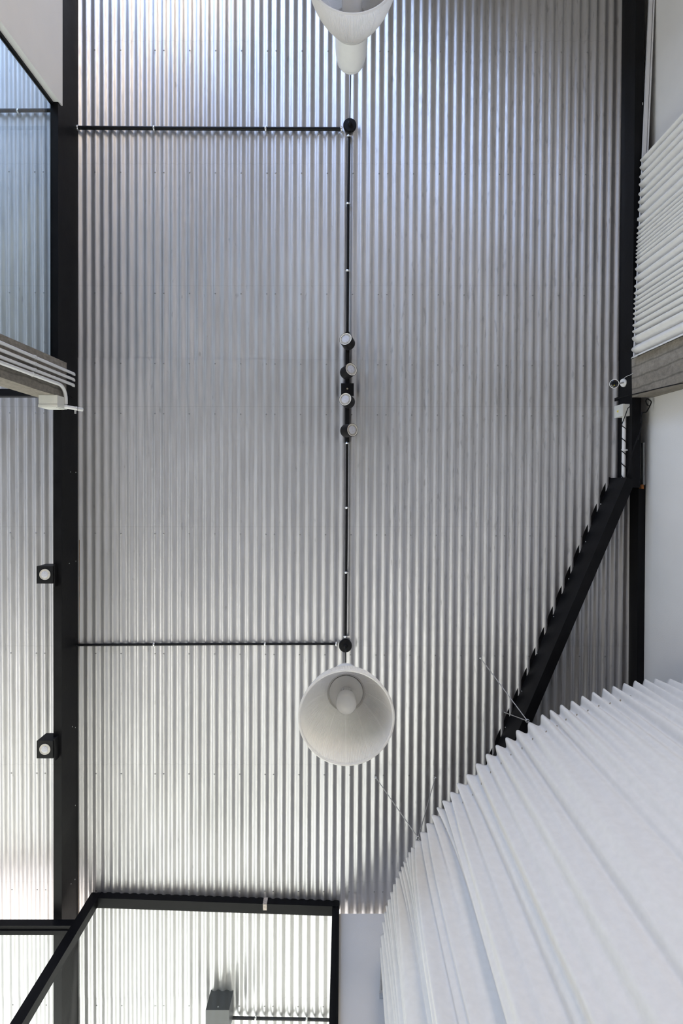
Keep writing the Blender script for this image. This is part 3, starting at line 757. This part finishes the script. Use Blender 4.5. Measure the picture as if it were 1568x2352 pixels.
# --- big curved curtain
big = [(1640, 1566), (1606, 1562), (1572, 1559.5), (1538, 1558.8), (1504.8, 1558.8), (1481, 1559.5), (1458, 1563.6), (1433, 1569.5), (1408, 1576), (1385.7, 1581.3), (1361.3, 1589.7), (1336.4, 1598.5),
       (1312.3, 1610.0), (1287.7, 1619), (1263.2, 1631), (1244.2, 1641.5), (1214, 1660), (1186.2, 1677.7), (1161.6, 1694.5), (1138.8, 1711.8), (1116.5, 1732.4),
       (1093, 1754.6), (1070.4, 1779.5), (1049, 1799.4), (1033.3, 1820), (1015.8, 1839.4), (1003, 1855.1), (990.9, 1872.1), (979.2, 1891.5), (965.2, 1912.1),
       (954, 1931.5), (943.9, 1947.2), (937.3, 1958.1), (931.5, 1969), (925.9, 1979.9), (920.6, 1991.3), (915.2, 2002.2), (908.7, 2016.3), (902.6, 2032), (895.9, 2050.2),
       (890.3, 2067.2), (885.4, 2081.2), (881.6, 2096.6), (878.1, 2118.6), (874.3, 2149.2), (872.4, 2177), (873.5, 2192)]
DC1 = 4.19
tpb = [P(px, py, DC1) for px, py in big]
tpb = [p for p in tpb if p.x < XW - .03]
nb = len(tpb)
cen = P(1700, 2350, DC1)
outs = []
for i in range(nb):
    t = (tpb[min(i + 2, nb - 1)] - tpb[max(i - 2, 0)]).normalized(); n = Vector((-t.y, t.x, 0))
    if n.dot(tpb[i] - cen) < 0: n = -n
    outs.append(n.normalized())
vs, fs, colsb = curtain_surface(tpb, lambda i: outs[i], P(0, 0, DC1).z, .04, .030, 60, 14, .105, 5.0, decay=.55, fade=.84)
bc = thing('large_curtain', Vector((1.6, 2.4, 0)), 'large white floor-length curtain hanging in a curve at the lower right', 'curtain')
clo = MB().add(vs, fs, True).build('curtain_cloth', 'curtain', bc)
sol = clo.modifiers.new('thickness', 'SOLIDIFY'); sol.thickness = .003; sol.offset = 0
snap_m = MB().lathe(Vector((0, 0, 0)), X3, [(.0085, -.001), (.0085, .002), (.006, .003), (.0035, .001), (.0005, .001)], 12).build('snap_source', 'brass'); snap_mesh = snap_m.data; bpy.data.objects.remove(snap_m)
for i in range(nb - 1):
    if i > 31 and i % 2: continue
    if i > 38: continue
    c_ = i * 14 + 6
    def vat(r, c): return vs[r * colsb + c]
    r = next(k for k in range(60) if vat(0, 0).z - vat(k, 0).z > .10)
    p = vat(r, c_); tx = (vat(r, c_ + 1) - vat(r, c_ - 1)).normalized(); n = Vector((-tx.y, tx.x, 0))
    if n.dot(outs[i]) < 0: n = -n
    inst('snap_button', snap_mesh, bc, p + n * .002, (0, 0, math.atan2(n.y, n.x)))
# rail inside the heading
br = thing('curtain_rail', tpb[nb // 2], 'curved rail at the top of the large white curtain, hung on wires', 'curtain rail')
MB().tube([p - o_ * .075 + Z3 * -.05 for p, o_ in zip(tpb, outs)], .009, 8).build('rail_profile', 'rail', br)
# suspension wires
def wires(a, b_, j, lab):
    J = P(j[0], j[1], DC1 + .03)
    o = thing('suspension_wire', J, lab, 'wire', 'steel wires holding the curtain rail')
    for q_ in (a, b_):
        T = C(q_[0], q_[1], .022); d = (J - T).normalized()
        MB().tube([T + d * .02, J - d * .015], .0036, 8).build('wire', 'zinc', o)
        ring = MB(); e1 = d; e2 = d.cross(Y3).normalized()
        ring.tube([T + d * .012 + (e1 * math.cos(k / 12 * 2 * math.pi) + e2 * math.sin(k / 12 * 2 * math.pi)) * .010 for k in range(13)], .0028, 6)
        ring.tube([T + Z3 * .03, T + d * .002], .0028, 6)
        ring.build('eye_hook', 'zinc', o)
    ring = MB(); ring.tube([J + Vector((math.cos(k / 12 * 2 * math.pi) * .012, math.sin(k / 12 * 2 * math.pi) * .012, 0)) for k in range(13)], .003, 6); ring.tube([J, J - Z3 * .05 + Vector((.015, .012, 0))], .0026, 6)
    ring.build('rail_ring', 'zinc', o)
wires((1102, 1510), (1160, 1637), (1211, 1656), 'upper pair of steel wires crossing the diagonal brace to the large curtain')
wires((861.5, 1784), (999.5, 1785), (960, 1925), 'lower pair of steel wires meeting in a V at the large curtain')

# ---- pull bar on the end wall
ph = thing('pull_bar', P(876, 2240, 4.5), 'slim grey metal bar on the white end wall beside the large curtain', 'bar')
yy = YB - .035
p0 = atY(877.5, 2196, yy); p1 = atY(874.5, 2281, yy)
MB().tube([p0, p0 + (p1 - p0) * .5, p1], .010, 10).build('bar', 'zinc', ph)
MB().box(p1 + Vector((-.012, -.01, -.012)), p1 + Vector((.040, .036, .012))).build('end_bracket', 'zinc', ph)
MB().lathe(p1 + Vector((.022, -.010, 0)), -Y3, [(.006, 0), (.006, .002), (.0005, .003)], 10).build('bracket_screw', 'dark', ph)
